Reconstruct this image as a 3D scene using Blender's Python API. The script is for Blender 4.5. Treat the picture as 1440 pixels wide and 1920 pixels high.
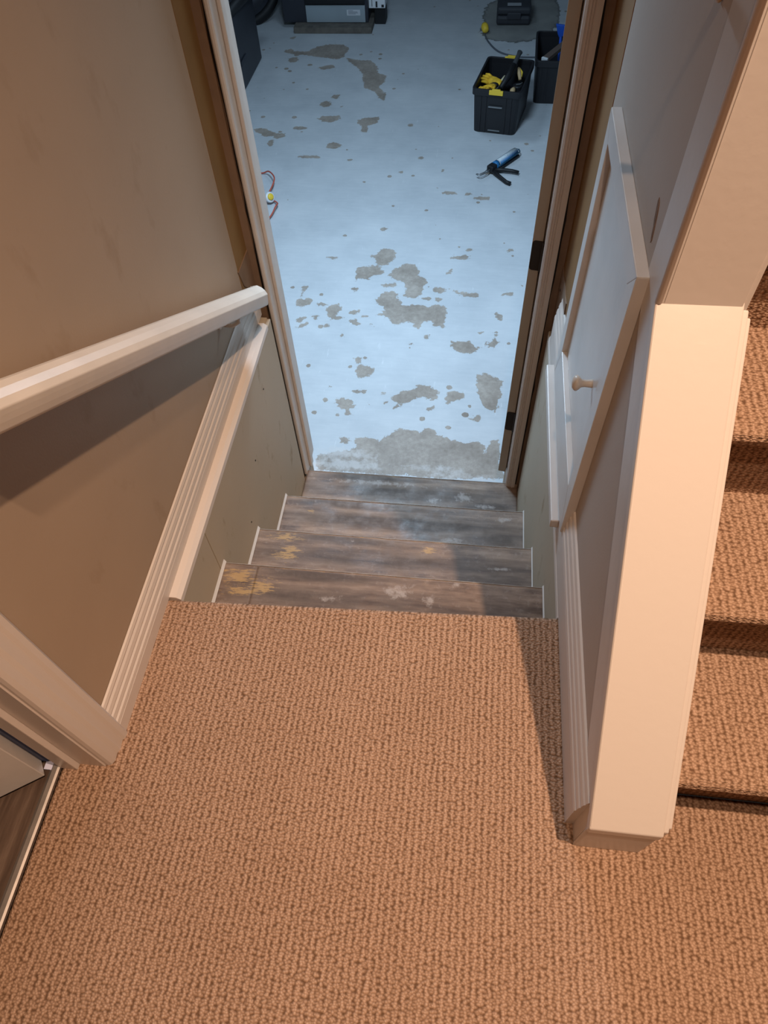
import bpy, bmesh, math, random
import numpy as np
from mathutils import Vector, Matrix, Euler
random.seed(7); rng = np.random.default_rng(7)
for o in list(bpy.data.objects): bpy.data.objects.remove(o)
S = bpy.context.scene; COL = S.collection
# ---------------------------------------------------------------- camera
cam_d = bpy.data.cameras.new('camera'); cam = bpy.data.objects.new('camera', cam_d); COL.objects.link(cam)
CP = (0.5999, -0.6754, 1.3920); P_, Y_, R_ = -0.9567, -0.1711, -0.0700; FPX = 1307.31
fw = Vector((math.sin(Y_)*math.cos(P_), math.cos(Y_)*math.cos(P_), math.sin(P_)))
rt = Vector((math.cos(Y_), -math.sin(Y_), 0)); up = rt.cross(fw)
rt2 = rt*math.cos(R_)+up*math.sin(R_); up2 = -rt*math.sin(R_)+up*math.cos(R_)
m3 = Matrix((rt2, up2, -fw)).transposed()
cam.matrix_world = Matrix.Translation(CP) @ m3.to_4x4()
cam_d.sensor_fit = 'VERTICAL'; cam_d.sensor_height = 36.0; cam_d.lens = FPX/1920*36.0
cam_d.clip_start = 0.01; cam_d.clip_end = 60
S.camera = cam
# ---------------------------------------------------------------- world, lamps, exposure
w = bpy.data.worlds.new('world'); S.world = w; w.use_nodes = True
w.node_tree.nodes['Background'].inputs[0].default_value = (0.55, 0.45, 0.38, 1)
w.node_tree.nodes['Background'].inputs[1].default_value = 0.02
def lamp(name, kind, loc, power, col, size=.05, rot=None):
    d = bpy.data.lights.new(name, kind); d.energy = power; d.color = col
    if kind == 'AREA': d.shape = 'DISK'; d.size = size
    else: d.shadow_soft_size = size
    o = bpy.data.objects.new(name, d); COL.objects.link(o); o.location = loc
    if rot: o.rotation_euler = rot
    return o
WARM = (1.0, 0.69, 0.48)
def downlight(name, loc, power, col, size, spread=150, rot=(0, 0, 0)):
    o = lamp(name, 'SPOT', loc, power, col, size); o.data.spot_size = math.radians(spread); o.data.spot_blend = 1.0
    o.rotation_euler = rot; return o
downlight('hall_lamp', (1.50, -.64, 3.75), 585, WARM, .035, 82, (math.radians(6), 0, math.radians(0)))
downlight('landing_lamp', (.66, -.78, 2.70), 84, WARM, .03, 104)
COOL = (0.56, 0.78, 1.0)
lamp('basement_lamp', 'AREA', (.15, 2.1, 1.25), 62, COOL, .5)
lamp('basement_far_lamp', 'AREA', (-.2, 4.6, 1.25), 8, COOL, .5)
vs = S.view_settings; vs.view_transform = 'Standard'; vs.look = 'None'; vs.gamma = 1; vs.use_curve_mapping = False
vs.exposure = 0.0
# ---------------------------------------------------------------- helpers
class MB:
    def __init__(s): s.v = []; s.f = []
    def add(s, vs_, fs):
        n = len(s.v); s.v += [tuple(v) for v in vs_]; s.f += [tuple(i+n for i in f) for f in fs]; return s
    def box(s, x0, x1, y0, y1, z0, z1):
        return s.add([(x0,y0,z0),(x1,y0,z0),(x1,y1,z0),(x0,y1,z0),(x0,y0,z1),(x1,y0,z1),(x1,y1,z1),(x0,y1,z1)],
            [(0,3,2,1),(4,5,6,7),(0,1,5,4),(1,2,6,5),(2,3,7,6),(3,0,4,7)])
    def prism(s, a, b):   # two matching rings of 3D points
        n = len(a); fs = [tuple(range(n)), tuple(range(2*n-1, n-1, -1))]
        fs += [(i, i+n, (i+1) % n+n, (i+1) % n) for i in range(n)]
        return s.add(list(a)+list(b), fs)
    def ext(s, prof, axis, t0, t1):  # prof 2D in remaining axes in order
        def mk(p, t):
            q = list(p); q.insert(axis, t); return tuple(q)
        return s.prism([mk(p, t0) for p in prof], [mk(p, t1) for p in prof])
    def tube(s, pts, r, n=8, cap=True):
        pts = [Vector(p) for p in pts]; rs = r if isinstance(r, (list, tuple)) else [r]*len(pts)
        ref = None; base = len(s.v); fs = []; vs_ = []
        for i, p in enumerate(pts):
            t = (pts[min(i+1, len(pts)-1)]-pts[max(i-1, 0)]).normalized()
            if ref is None: ref = t.orthogonal().normalized()
            ref = (ref-t*ref.dot(t)).normalized(); bi = t.cross(ref)
            for k in range(n):
                a = 2*math.pi*k/n; vs_.append(p+(ref*math.cos(a)+bi*math.sin(a))*rs[i])
        for i in range(len(pts)-1):
            for k in range(n):
                fs.append((i*n+k, i*n+(k+1) % n, (i+1)*n+(k+1) % n, (i+1)*n+k))
        if cap: fs += [tuple(range(n-1, -1, -1)), tuple((len(pts)-1)*n+k for k in range(n))]
        return s.add(vs_, fs)
    def xf(s, M):
        s.v = [tuple(M @ Vector(v)) for v in s.v]; return s
    def build(s, name, mat, parent=None, bevel=0, smooth=False, label=None, seg=2, kind=None):
        me = bpy.data.meshes.new(name); me.from_pydata(s.v, [], s.f)
        bm = bmesh.new(); bm.from_mesh(me); bmesh.ops.recalc_face_normals(bm, faces=bm.faces)
        bm.to_mesh(me); bm.free()
        if smooth:
            me.polygons.foreach_set('use_smooth', [True]*len(me.polygons))
        me.materials.append(mat)
        o = bpy.data.objects.new(name, me); COL.objects.link(o)
        if parent is not None:
            o.parent = parent; o.matrix_parent_inverse = parent.matrix_world.inverted()
        if bevel:
            b = o.modifiers.new('bevel', 'BEVEL'); b.width = bevel; b.segments = seg; b.limit_method = 'ANGLE'; b.angle_limit = .6
            if smooth is None: pass
        if label: o['label'] = label
        if kind: o['kind'] = kind
        return o
def tag(o, label=None, cat=None, group=None, kind=None):
    if label: o['label'] = label
    if cat: o['category'] = cat
    if group: o['group'] = group
    if kind: o['kind'] = kind
    return o
def empty(name, loc, label=None, cat=None, group=None, kind=None, rz=0):
    o = bpy.data.objects.new(name, None); COL.objects.link(o); o.location = loc; o.rotation_euler = (0, 0, rz)
    o.empty_display_size = .05; o.matrix_world = Matrix.Translation(loc) @ Matrix.Rotation(rz, 4, 'Z')
    return tag(o, label, cat, group, kind)
def struct(o): o['kind'] = 'structure'; return o
# ---- materials
def mat(name, col, rough=.6, metal=0, spec=.4, var=.0, vscale=4, bump=0, bscale=80, emit=None):
    m = bpy.data.materials.new(name); m.use_nodes = True; nt = m.node_tree; N = nt.nodes; L = nt.links
    b = N['Principled BSDF']; b.inputs['Roughness'].default_value = rough; b.inputs['Metallic'].default_value = metal
    b.inputs['Specular IOR Level'].default_value = spec
    c = (*col, 1); b.inputs['Base Color'].default_value = c
    tc = N.new('ShaderNodeTexCoord')
    if var:
        n = N.new('ShaderNodeTexNoise'); n.inputs['Scale'].default_value = vscale; n.inputs['Detail'].default_value = 5
        L.new(tc.outputs['Object'], n.inputs['Vector'])
        r = N.new('ShaderNodeValToRGB'); L.new(n.outputs['Fac'], r.inputs[0])
        r.color_ramp.elements[0].position = .3; r.color_ramp.elements[1].position = .7
        r.color_ramp.elements[0].color = (*[x*(1-var) for x in col], 1); r.color_ramp.elements[1].color = (*[min(1, x*(1+var*.5)) for x in col], 1)
        L.new(r.outputs[0], b.inputs['Base Color'])
    if bump:
        n = N.new('ShaderNodeTexNoise'); n.inputs['Scale'].default_value = bscale; n.inputs['Detail'].default_value = 4
        L.new(tc.outputs['Object'], n.inputs['Vector'])
        bp = N.new('ShaderNodeBump'); bp.inputs['Strength'].default_value = bump; bp.inputs['Distance'].default_value = .002
        L.new(n.outputs['Fac'], bp.inputs['Height']); L.new(bp.outputs[0], b.inputs['Normal'])
    return m
def nmath(nt, op, a, b=None, c=None):
    n = nt.nodes.new('ShaderNodeMath'); n.operation = op
    for i, x in enumerate((a, b, c)):
        if x is None: continue
        if isinstance(x, (int, float)): n.inputs[i].default_value = x
        else: nt.links.new(x, n.inputs[i])
    return n.outputs[0]
def nramp(nt, fac, stops):
    r = nt.nodes.new('ShaderNodeValToRGB'); nt.links.new(fac, r.inputs[0]); e = r.color_ramp.elements
    while len(e) < len(stops): e.new(.5)
    for i, (p, c) in enumerate(stops): e[i].position = p; e[i].color = (*c, 1) if len(c) == 3 else c
    return r.outputs[0]
def nmix(nt, f, a, b, blend='MIX'):
    n = nt.nodes.new('ShaderNodeMix'); n.data_type = 'RGBA'; n.blend_type = blend
    for s_, x in ((n.inputs[0], f), (n.inputs[6], a), (n.inputs[7], b)):
        if isinstance(x, (int, float)): s_.default_value = x
        elif isinstance(x, tuple): s_.default_value = (*x, 1)
        else: nt.links.new(x, s_)
    return n.outputs[2]
def nnoise(nt, vec, scale, detail=4, rough=.55):
    n = nt.nodes.new('ShaderNodeTexNoise'); n.inputs['Scale'].default_value = scale; n.inputs['Detail'].default_value = detail
    n.inputs['Roughness'].default_value = rough; nt.links.new(vec, n.inputs['Vector']); return n.outputs['Fac']
def nmap(nt, vec, sc=(1, 1, 1), rot=(0, 0, 0)):
    n = nt.nodes.new('ShaderNodeMapping'); n.inputs['Scale'].default_value = sc; n.inputs['Rotation'].default_value = rot
    nt.links.new(vec, n.inputs['Vector']); return n.outputs[0]
def nattr(nt, name):
    n = nt.nodes.new('ShaderNodeAttribute'); n.attribute_name = name; return n.outputs['Fac']
def newmat(name, rough=.6):
    m = bpy.data.materials.new(name); m.use_nodes = True; nt = m.node_tree; b = nt.nodes['Principled BSDF']
    b.inputs['Roughness'].default_value = rough; b.inputs['Specular IOR Level'].default_value = .35
    tc = nt.nodes.new('ShaderNodeTexCoord'); return m, nt, b, tc.outputs['Object']
def nbump(nt, b, h, dist, strength=1):
    bp = nt.nodes.new('ShaderNodeBump'); bp.inputs['Distance'].default_value = dist; bp.inputs['Strength'].default_value = strength
    nt.links.new(h, bp.inputs['Height']); nt.links.new(bp.outputs[0], b.inputs['Normal'])

WHITE = mat('white_trim_paint', (.67, .60, .545), .38, spec=.5, bump=.15, bscale=60)
WHITE2 = mat('white_jamb_paint', (.64, .59, .55), .4, spec=.5, var=.08, vscale=9, bump=.2, bscale=50)
CREAM = mat('cream_rail_paint', (.66, .59, .51), .35, spec=.5, var=.06, vscale=15)
def wall_mat(name, col, stain):
    m, nt, b, v = newmat(name, .6)
    n1 = nnoise(nt, v, 2.2, 4); n2 = nnoise(nt, nmap(nt, v, (9, 9, 5)), 1.3, 5, .6)
    c = nramp(nt, n1, [(.3, tuple(x*.9 for x in col)), (.7, col)])
    f = nmath(nt, 'MULTIPLY', nmath(nt, 'GREATER_THAN', n2, .72), stain)
    f = nramp(nt, n2, [(.60, (0, 0, 0)), (.76, (stain, stain, stain))])
    c = nmix(nt, f, c, tuple(x*y for x, y in zip(col, (.55, .45, .3))))
    nt.links.new(c, b.inputs['Base Color']); nbump(nt, b, nnoise(nt, v, 220, 3), .0006, .35); return m
WALL = wall_mat('taupe_wall_paint', (.42, .315, .225), .30)
WALL_R = wall_mat('greige_wall_paint', (.47, .40, .345), .15)
LOWER = wall_mat('scuffed_lower_wall_board', (.50, .42, .315), .85)
OCHRE = mat('ochre_old_adhesive_board', (.25, .142, .05), .8, var=.12, vscale=8)
BROWN = mat('brown_drywall_paper', (.24, .158, .105), .9, var=.15, vscale=14, bump=.4, bscale=120)
DARK = mat('dark_gap', (.02, .015, .012), .9)
CEIL = mat('ceiling_paint', (.42, .38, .33), .9)
# ---- carpet: looped berber rows running along the walking direction
def carpet():
    m, nt, b, v = newmat('looped_tan_carpet', .95); b.inputs['Specular IOR Level'].default_value = .1
    sx = nt.nodes.new('ShaderNodeSeparateXYZ'); nt.links.new(v, sx.inputs[0])
    vv = nmath(nt, 'ADD', sx.outputs[1], sx.outputs[2])
    wob = nnoise(nt, v, 40, 4)
    xx = nmath(nt, 'ADD', sx.outputs[0], nmath(nt, 'MULTIPLY', wob, .006))
    cb = nt.nodes.new('ShaderNodeCombineXYZ'); nt.links.new(xx, cb.inputs[0]); nt.links.new(vv, cb.inputs[1])
    vo = nt.nodes.new('ShaderNodeTexVoronoi'); vo.voronoi_dimensions = '2D'; vo.inputs['Scale'].default_value = 1; vo.inputs['Randomness'].default_value = 1.0
    nt.links.new(nmap(nt, cb.outputs[0], (190, 225, 1), (0, 0, .12)), vo.inputs['Vector'])
    loop = nmath(nt, 'SUBTRACT', 1, vo.outputs['Distance'])
    row = nmath(nt, 'SINE', nmath(nt, 'MULTIPLY', xx, 2*math.pi/.0125))
    h = nmath(nt, 'ADD', nmath(nt, 'MULTIPLY', loop, .62), nmath(nt, 'MULTIPLY', row, .125))
    fib = nnoise(nt, v, 260, 4)
    h2 = nmath(nt, 'ADD', h, nmath(nt, 'ADD', nmath(nt, 'MULTIPLY', fib, .40), .03))
    c = nramp(nt, h2, [(.28, (.175, .099, .058)), (.52, (.335, .210, .138)), (.78, (.515, .345, .245)), (1.0, (.63, .445, .335))])
    big = nramp(nt, nnoise(nt, v, 3.0, 3), [(.3, (.90, .88, .86)), (.7, (1, 1, 1))])
    c = nmix(nt, 1.0, c, big, 'MULTIPLY')
    pc = nramp(nt, vo.outputs['Color'], [(0, (.82, .80, .78)), (1, (1.0, 1.0, 1.0))])
    c = nmix(nt, 1.0, c, pc, 'MULTIPLY')
    nt.links.new(c, b.inputs['Base Color']); nbump(nt, b, h2, .0045, .8); return m
CARPET = carpet()
# ---- vinyl step tile
def tile_mat():
    m, nt, b, v = newmat('worn_grey_brown_vinyl_tile', .5)
    st = nnoise(nt, nmap(nt, v, (4, 26, 26)), 1.5, 6, .62); mo = nnoise(nt, v, 9, 6, .65); gr = nnoise(nt, v, 60, 4, .7)
    k = nmath(nt, 'ADD', nmath(nt, 'MULTIPLY', st, .62), nmath(nt, 'MULTIPLY', mo, .38))
    c = nramp(nt, k, [(.36, (.085, .056, .041)), (.47, (.18, .125, .092)), (.56, (.26, .188, .140)), (.68, (.36, .28, .22))])
    c = nmix(nt, nramp(nt, gr, [(.56, (0, 0, 0)), (.75, (.45, .45, .45))]), c, (.36, .30, .26))
    c = nmix(nt, nmath(nt, 'MULTIPLY', nramp(nt, nattr(nt, 'dark_band'), [(0, (0,)*3), (.7, (1,)*3)]), nramp(nt, mo, [(.35, (.3,)*3), (.6, (.8,)*3)])), c, (.05, .037, .03))  # broad darker bands across each tread, broken up by the mottling
    ye = nmath(nt, 'ADD', nattr(nt, 'yellow'), nmath(nt, 'MULTIPLY', nmath(nt, 'SUBTRACT', nnoise(nt, nmap(nt, v, (22, 150, 60)), 1.6, 5, .75), .5), 4.2))
    c = nmix(nt, nramp(nt, ye, [(.45, (0, 0, 0)), (.62, (.6, .6, .6))]), c, (.48, .31, .12))
    wh = nmath(nt, 'ADD', nattr(nt, 'white'), nmath(nt, 'MULTIPLY', nmath(nt, 'SUBTRACT', nnoise(nt, v, 55, 5, .7), .5), 2.4))
    c = nmix(nt, nramp(nt, wh, [(.45, (0, 0, 0)), (.9, (.5, .5, .5))]), c, (.46, .42, .39))
    nt.links.new(c, b.inputs['Base Color']); nt.links.new(nramp(nt, mo, [(.3, (.35,)*3), (.7, (.7,)*3)]), b.inputs['Roughness'])
    nbump(nt, b, gr, .0008, .5); return m
TILE = tile_mat()
# ---- painted basement slab
def floor_mat():
    m, nt, b, v = newmat('chipped_pale_blue_floor_paint', .42); b.inputs['Specular IOR Level'].default_value = .3
    nA = nnoise(nt, v, 16, 6, .65); nB = nnoise(nt, v, 60, 4, .6)
    wob = nmath(nt, 'ADD', nmath(nt, 'MULTIPLY', nmath(nt, 'SUBTRACT', nA, .5), .055), nmath(nt, 'MULTIPLY', nmath(nt, 'SUBTRACT', nB, .5), .045))
    bare = nmath(nt, 'ADD', nattr(nt, 'bare'), wob)
    spk = nt.nodes.new('ShaderNodeTexVoronoi'); spk.inputs['Scale'].default_value = 8; nt.links.new(nmap(nt, v, (1, 1, 0)), spk.inputs['Vector'])
    sp = nmath(nt, 'ADD', spk.outputs['Distance'], nmath(nt, 'MULTIPLY', nmath(nt, 'SUBTRACT', nB, .5), .12))
    sp = nmath(nt, 'LESS_THAN', sp, nmath(nt, 'MULTIPLY', nmath(nt, 'SUBTRACT', nnoise(nt, v, 1.7, 2), .30), .42))
    mask = nmath(nt, 'MAXIMUM', nramp(nt, bare, [(0.0, (0, 0, 0)), (.004, (1, 1, 1))]), sp)
    conc = nramp(nt, nmath(nt, 'ADD', nmath(nt, 'MULTIPLY', nnoise(nt, v, 7, 5, .6), .6), nmath(nt, 'MULTIPLY', nB, .4)), [(.3, (.25, .205, .17)), (.5, (.37, .315, .27)), (.72, (.52, .455, .40))])
    paint = nramp(nt, nmath(nt, 'ADD', nmath(nt, 'MULTIPLY', nnoise(nt, v, 3.5, 5, .6), .7), nmath(nt, 'MULTIPLY', nnoise(nt, nmap(nt, v, (2, 12, 1)), 4, 5, .7), .3)), [(.3, (.50, .53, .56)), (.7, (.66, .685, .71))])
    scr = nnoise(nt, nmap(nt, v, (50, 8, 1), (0, 0, .5)), 1.0, 5, .7)
    paint = nmix(nt, nramp(nt, scr, [(.63, (0, 0, 0)), (.72, (.5, .5, .5))]), paint, (.80, .82, .85))
    c = nmix(nt, mask, paint, conc)
    wh = nmath(nt, 'ADD', nattr(nt, 'plaster'), nmath(nt, 'MULTIPLY', nmath(nt, 'SUBTRACT', nnoise(nt, v, 26, 6, .7), .5), .26))
    c = nmix(nt, nramp(nt, wh, [(0.0, (0, 0, 0)), (.06, (.6, .6, .6))]), c, (.68, .66, .65))
    pt = nmath(nt, 'ADD', nattr(nt, 'patch'), nmath(nt, 'MULTIPLY', nmath(nt, 'SUBTRACT', nA, .5), .16))
    pcol = nramp(nt, nnoise(nt, v, 5, 5), [(.3, (.24, .24, .23)), (.7, (.36, .36, .34))])
    pm = nramp(nt, pt, [(0.0, (0, 0, 0)), (.008, (1, 1, 1))])
    edge = nramp(nt, pt, [(0.0, (.35,)*3), (.035, (1,)*3)])
    c = nmix(nt, pm, c, nmix(nt, 1.0, pcol, edge, 'MULTIPLY'))
    nt.links.new(c, b.inputs['Base Color'])
    hh = nmath(nt, 'SUBTRACT', nmath(nt, 'MULTIPLY', nB, .15), mask)
    nbump(nt, b, hh, .0012, .6); return m
FLOORM = floor_mat()
BARE=[(-0.771,4.093,0.045,0.029),(-0.376,3.986,0.051,0.042),(-0.522,3.836,0.079,0.021),(-0.816,4.005,0.022,0.043),(-0.465,4.355,0.084,0.039),(-0.182,4.318,0.075,0.053),(-0.191,4.214,0.026,0.037),(-0.658,4.214,0.053,0.023),(-0.526,4.565,0.039,0.041),(-0.9,5.278,0.043,0.048),(-0.122,4.68,0.023,0.041),(0.122,4.275,0.015,0.022),(0.113,2.777,0.055,0.081),(0.547,2.791,0.048,0.02),(0.448,3.445,0.046,0.018),(0.557,3.438,0.02,0.012),(0.647,3.395,0.045,0.018),(0.661,3.681,0.04,0.013),(0.077,3.041,0.019,0.016),(0.588,2.869,0.024,0.015),(0.821,2.872,0.018,0.02),(0.046,2.778,0.015,0.015),(-0.182,2.75,0.037,0.01),(-0.241,3.807,0.035,0.013),(0.232,3.845,0.017,0.02),(0.381,3.701,0.014,0.019),(0.116,3.671,0.014,0.013),(0.052,3.818,0.014,0.013)]
CHIPS=[[(0.103,2.866),(0.126,2.823),(0.169,2.81),(0.154,2.773),(0.175,2.755),(0.138,2.714),(0.128,2.685),(0.089,2.718),(0.05,2.767),(0.075,2.798)],[(-0.031,2.666),(0.022,2.679),(0.082,2.695),(0.135,2.636),(0.101,2.609),(0.067,2.601),(0.038,2.56),(0.015,2.566),(-0.013,2.578),(-0.016,2.537),(-0.028,2.526),(-0.032,2.612)],[(0.24,2.713),(0.293,2.709),(0.324,2.654),(0.318,2.616),(0.345,2.606),(0.375,2.553),(0.356,2.525),(0.356,2.471),(0.335,2.415),(0.306,2.413),(0.251,2.436),(0.261,2.492),(0.246,2.559),(0.211,2.564),(0.174,2.582),(0.15,2.606),(0.173,2.673)],[(0.112,2.517),(0.161,2.547),(0.208,2.546),(0.209,2.516),(0.174,2.501),(0.139,2.505)],[(-0.047,2.48),(-0.015,2.5),(0.006,2.484),(-0.026,2.451)],[(0.084,2.395),(0.121,2.411),(0.119,2.457),(0.154,2.456),(0.186,2.468),(0.222,2.45),(0.226,2.411),(0.251,2.38),(0.253,2.354),(0.331,2.365),(0.39,2.356),(0.418,2.373),(0.489,2.369),(0.498,2.312),(0.489,2.237),(0.484,2.19),(0.443,2.197),(0.416,2.232),(0.376,2.23),(0.36,2.174),(0.323,2.177),(0.328,2.214),(0.286,2.224),(0.248,2.197),(0.215,2.201),(0.189,2.249),(0.117,2.265),(0.162,2.304),(0.154,2.341),(0.113,2.365)],[(0.399,2.514),(0.475,2.525),(0.477,2.486),(0.441,2.463),(0.402,2.481)],[(0.488,2.513),(0.522,2.515),(0.574,2.485),(0.65,2.479),(0.655,2.45),(0.593,2.447),(0.529,2.462)],[(0.348,2.418),(0.409,2.438),(0.413,2.414),(0.382,2.407)],[(0.425,2.43),(0.442,2.444),(0.465,2.426),(0.462,2.397),(0.438,2.393),(0.426,2.41)],[(-0.149,2.284),(-0.141,2.336),(-0.084,2.352),(-0.072,2.301),(-0.09,2.256),(-0.031,2.241),(-0.06,2.22),(-0.112,2.21),(-0.123,2.247)],[(-0.332,2.376),(-0.247,2.381),(-0.245,2.323),(-0.285,2.307),(-0.32,2.311)],[(-0.313,2.485),(-0.283,2.486),(-0.291,2.432),(-0.305,2.391),(-0.316,2.404)],[(-0.019,2.223),(0.022,2.231),(0.052,2.19),(0.039,2.168),(-0.002,2.193)],[(-0.023,2.285),(0.029,2.301),(0.036,2.283),(-0.003,2.258)],[(0.046,2.264),(0.084,2.263),(0.086,2.248),(0.052,2.252)],[(0.53,2.09),(0.632,2.103),(0.657,2.064),(0.685,2.062),(0.637,1.993),(0.582,2.012),(0.541,2.033)],[(0.691,2.101),(0.735,2.092),(0.752,2.182),(0.764,2.182),(0.758,2.111),(0.775,2.101),(0.751,2.058),(0.704,2.061)],[(0.043,1.935),(0.089,1.944),(0.093,1.916),(0.081,1.887),(0.166,1.865),(0.17,1.833),(0.135,1.803),(0.087,1.789),(0.073,1.848),(0.078,1.881)],[(0.004,1.624),(0.018,1.651),(0.047,1.662),(0.084,1.646),(0.099,1.606),(0.093,1.575),(0.092,1.535),(0.065,1.543),(0.048,1.577),(0.015,1.6)],[(0.272,1.675),(0.32,1.72),(0.378,1.741),(0.383,1.767),(0.429,1.767),(0.491,1.733),(0.492,1.666),(0.451,1.673),(0.412,1.691),(0.364,1.651),(0.313,1.637),(0.278,1.65)],[(0.525,1.679),(0.529,1.725),(0.573,1.739),(0.612,1.726),(0.612,1.701),(0.576,1.678),(0.551,1.665),(0.553,1.635),(0.53,1.649)],[(0.661,1.782),(0.669,1.858),(0.71,1.871),(0.748,1.842),(0.805,1.825),(0.787,1.771),(0.792,1.719),(0.774,1.697),(0.775,1.637),(0.761,1.616),(0.71,1.642),(0.678,1.721)],[(0.629,1.576),(0.655,1.568),(0.693,1.596),(0.695,1.557),(0.67,1.545),(0.641,1.558)],[(0.063,1.712),(0.101,1.71),(0.143,1.713),(0.145,1.694),(0.073,1.695)],[(0.128,1.407),(0.192,1.417),(0.245,1.393),(0.269,1.432),(0.329,1.475),(0.38,1.475),(0.431,1.464),(0.44,1.494),(0.487,1.478),(0.489,1.454),(0.626,1.418),(0.674,1.436),(0.717,1.416),(0.722,1.366),(0.758,1.443),(0.786,1.445),(0.789,1.3),(0.817,1.224),(0.528,1.2),(-0.019,1.203),(-0.031,1.297),(0.063,1.313),(0.116,1.336),(0.149,1.357)],[(0.056,1.401),(0.084,1.408),(0.103,1.377),(0.092,1.357),(0.067,1.379)],[(0.729,2.315),(0.753,2.335),(0.787,2.3),(0.782,2.262),(0.754,2.285)],[(0.657,2.169),(0.693,2.172),(0.674,2.15)],[(0.77,2.49),(0.84,2.501),(0.837,2.475),(0.775,2.468)],[(0.485,2.784),(0.504,2.829),(0.502,2.788),(0.558,2.825),(0.612,2.798),(0.559,2.798),(0.516,2.771)],[(0.468,2.634),(0.479,2.663),(0.498,2.713),(0.514,2.665),(0.493,2.643)],[(0.393,2.122),(0.42,2.13),(0.418,2.1),(0.399,2.096)],[(0.314,2.067),(0.338,2.064),(0.339,2.045),(0.321,2.049)],[(-0.152,2.173),(-0.12,2.182),(-0.113,2.148),(-0.135,2.147)],[(-0.056,2.089),(-0.021,2.128),(-0.02,2.088),(-0.037,2.071)],[(-0.202,2.746),(-0.15,2.77),(-0.176,2.725)],[(-0.225,2.234),(-0.181,2.244),(-0.192,2.211)],[(-0.286,2.218),(-0.256,2.239),(-0.236,2.221),(-0.263,2.188),(-0.288,2.186)],[(-0.29,2.149),(-0.23,2.19),(-0.216,2.179),(-0.254,2.139)],[(-0.21,2.348),(-0.165,2.352),(-0.16,2.334),(-0.199,2.326)],[(0.096,2.199),(0.117,2.2),(0.118,2.176),(0.099,2.177)],[(0.159,1.631),(0.168,1.637),(0.178,1.627),(0.17,1.615)],[(0.212,1.705),(0.226,1.71),(0.232,1.698),(0.217,1.693)],[(0.238,1.642),(0.258,1.647),(0.256,1.63),(0.242,1.629)],[(0.022,1.555),(0.035,1.553),(0.035,1.533),(0.023,1.54)],[(0.437,1.611),(0.462,1.628),(0.483,1.635),(0.46,1.598),(0.442,1.594)],[(0.389,1.613),(0.407,1.617),(0.402,1.599)],[(0.654,1.583),(0.675,1.59),(0.662,1.569)],[(0.282,1.615),(0.318,1.623),(0.298,1.606),(0.287,1.602)],[(-1.009,5.432),(-0.953,5.486),(-0.924,5.432),(-0.815,5.434),(-0.747,5.53),(-0.656,5.564),(-0.534,5.559),(-0.482,5.491),(-0.502,5.384),(-0.488,5.331),(-0.553,5.291),(-0.739,5.341),(-0.863,5.366),(-0.992,5.405)],[(-0.488,5.331),(-0.424,5.293),(-0.282,5.282),(-0.216,5.168),(-0.198,5.069),(-0.123,5.009),(-0.133,4.9),(-0.172,4.852),(-0.096,4.715),(-0.102,4.624),(-0.156,4.668),(-0.183,4.759),(-0.28,4.826),(-0.32,5.042),(-0.383,5.165),(-0.469,5.279)],[(-0.995,4.191),(-0.903,4.21),(-0.803,4.135),(-0.74,4.137),(-0.743,4.097),(-0.878,4.092)],[(-0.273,4.296),(-0.219,4.361),(-0.107,4.396),(-0.101,4.343),(-0.177,4.278),(-0.174,4.176),(-0.205,4.175),(-0.226,4.256)],[(-0.522,4.362),(-0.385,4.409),(-0.398,4.355),(-0.431,4.291),(-0.513,4.31)],[(-0.682,5.148),(-0.574,5.201),(-0.543,5.15),(-0.627,5.098)],[(-0.953,5.299),(-0.918,5.273),(-0.888,5.274),(-0.903,5.229)],[(-1.009,5.681),(-0.962,5.696),(-0.975,5.633)],[(-1.162,5.493),(-1.113,5.493),(-1.126,5.466)],[(-0.485,4.706),(-0.435,4.707),(-0.454,4.649),(-0.511,4.659)],[(-0.424,4.527),(-0.385,4.55),(-0.4,4.506)]]
PLASTER=[(.2,1.15,.3,.06),(.1,1.25,.2,.04),(.5,1.16,.3,.04),(.55,1.22,.12,.03),(0.578,1.24,0.075,0.027),(0.707,1.223,0.092,0.018),(0.081,1.31,0.145,0.044),(0.495,1.251,0.141,0.024)]
PATCH=[(0.866,6.117,0.306,0.51),(0.803,5.803,0.255,0.186),(0.977,6.226,0.22,0.581)]
def sdf(x, y, blobs):
    f = np.full(x.shape, -1.0)
    for (cx, cy, rx, ry) in blobs:
        d = np.sqrt(((x-cx)/rx)**2+((y-cy)/ry)**2)
        f = np.maximum(f, (1-d)*np.sqrt(rx*ry))
    return f
def sdf_poly(x, y, P):
    best = np.full(x.shape, 1e9); ins = np.zeros(x.shape, bool); n = len(P)
    for i in range(n):
        ax, ay = P[i]; bx, by = P[(i+1) % n]; dx, dy = bx-ax, by-ay
        t = np.clip(((x-ax)*dx+(y-ay)*dy)/(dx*dx+dy*dy+1e-12), 0, 1)
        best = np.minimum(best, (x-ax-t*dx)**2+(y-ay-t*dy)**2)
        c = ((ay > y) != (by > y)) & (x < (bx-ax)*(y-ay)/(by-ay+1e-12)+ax); ins ^= c
    d_ = np.sqrt(best); return np.where(ins, d_, -d_)
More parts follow.
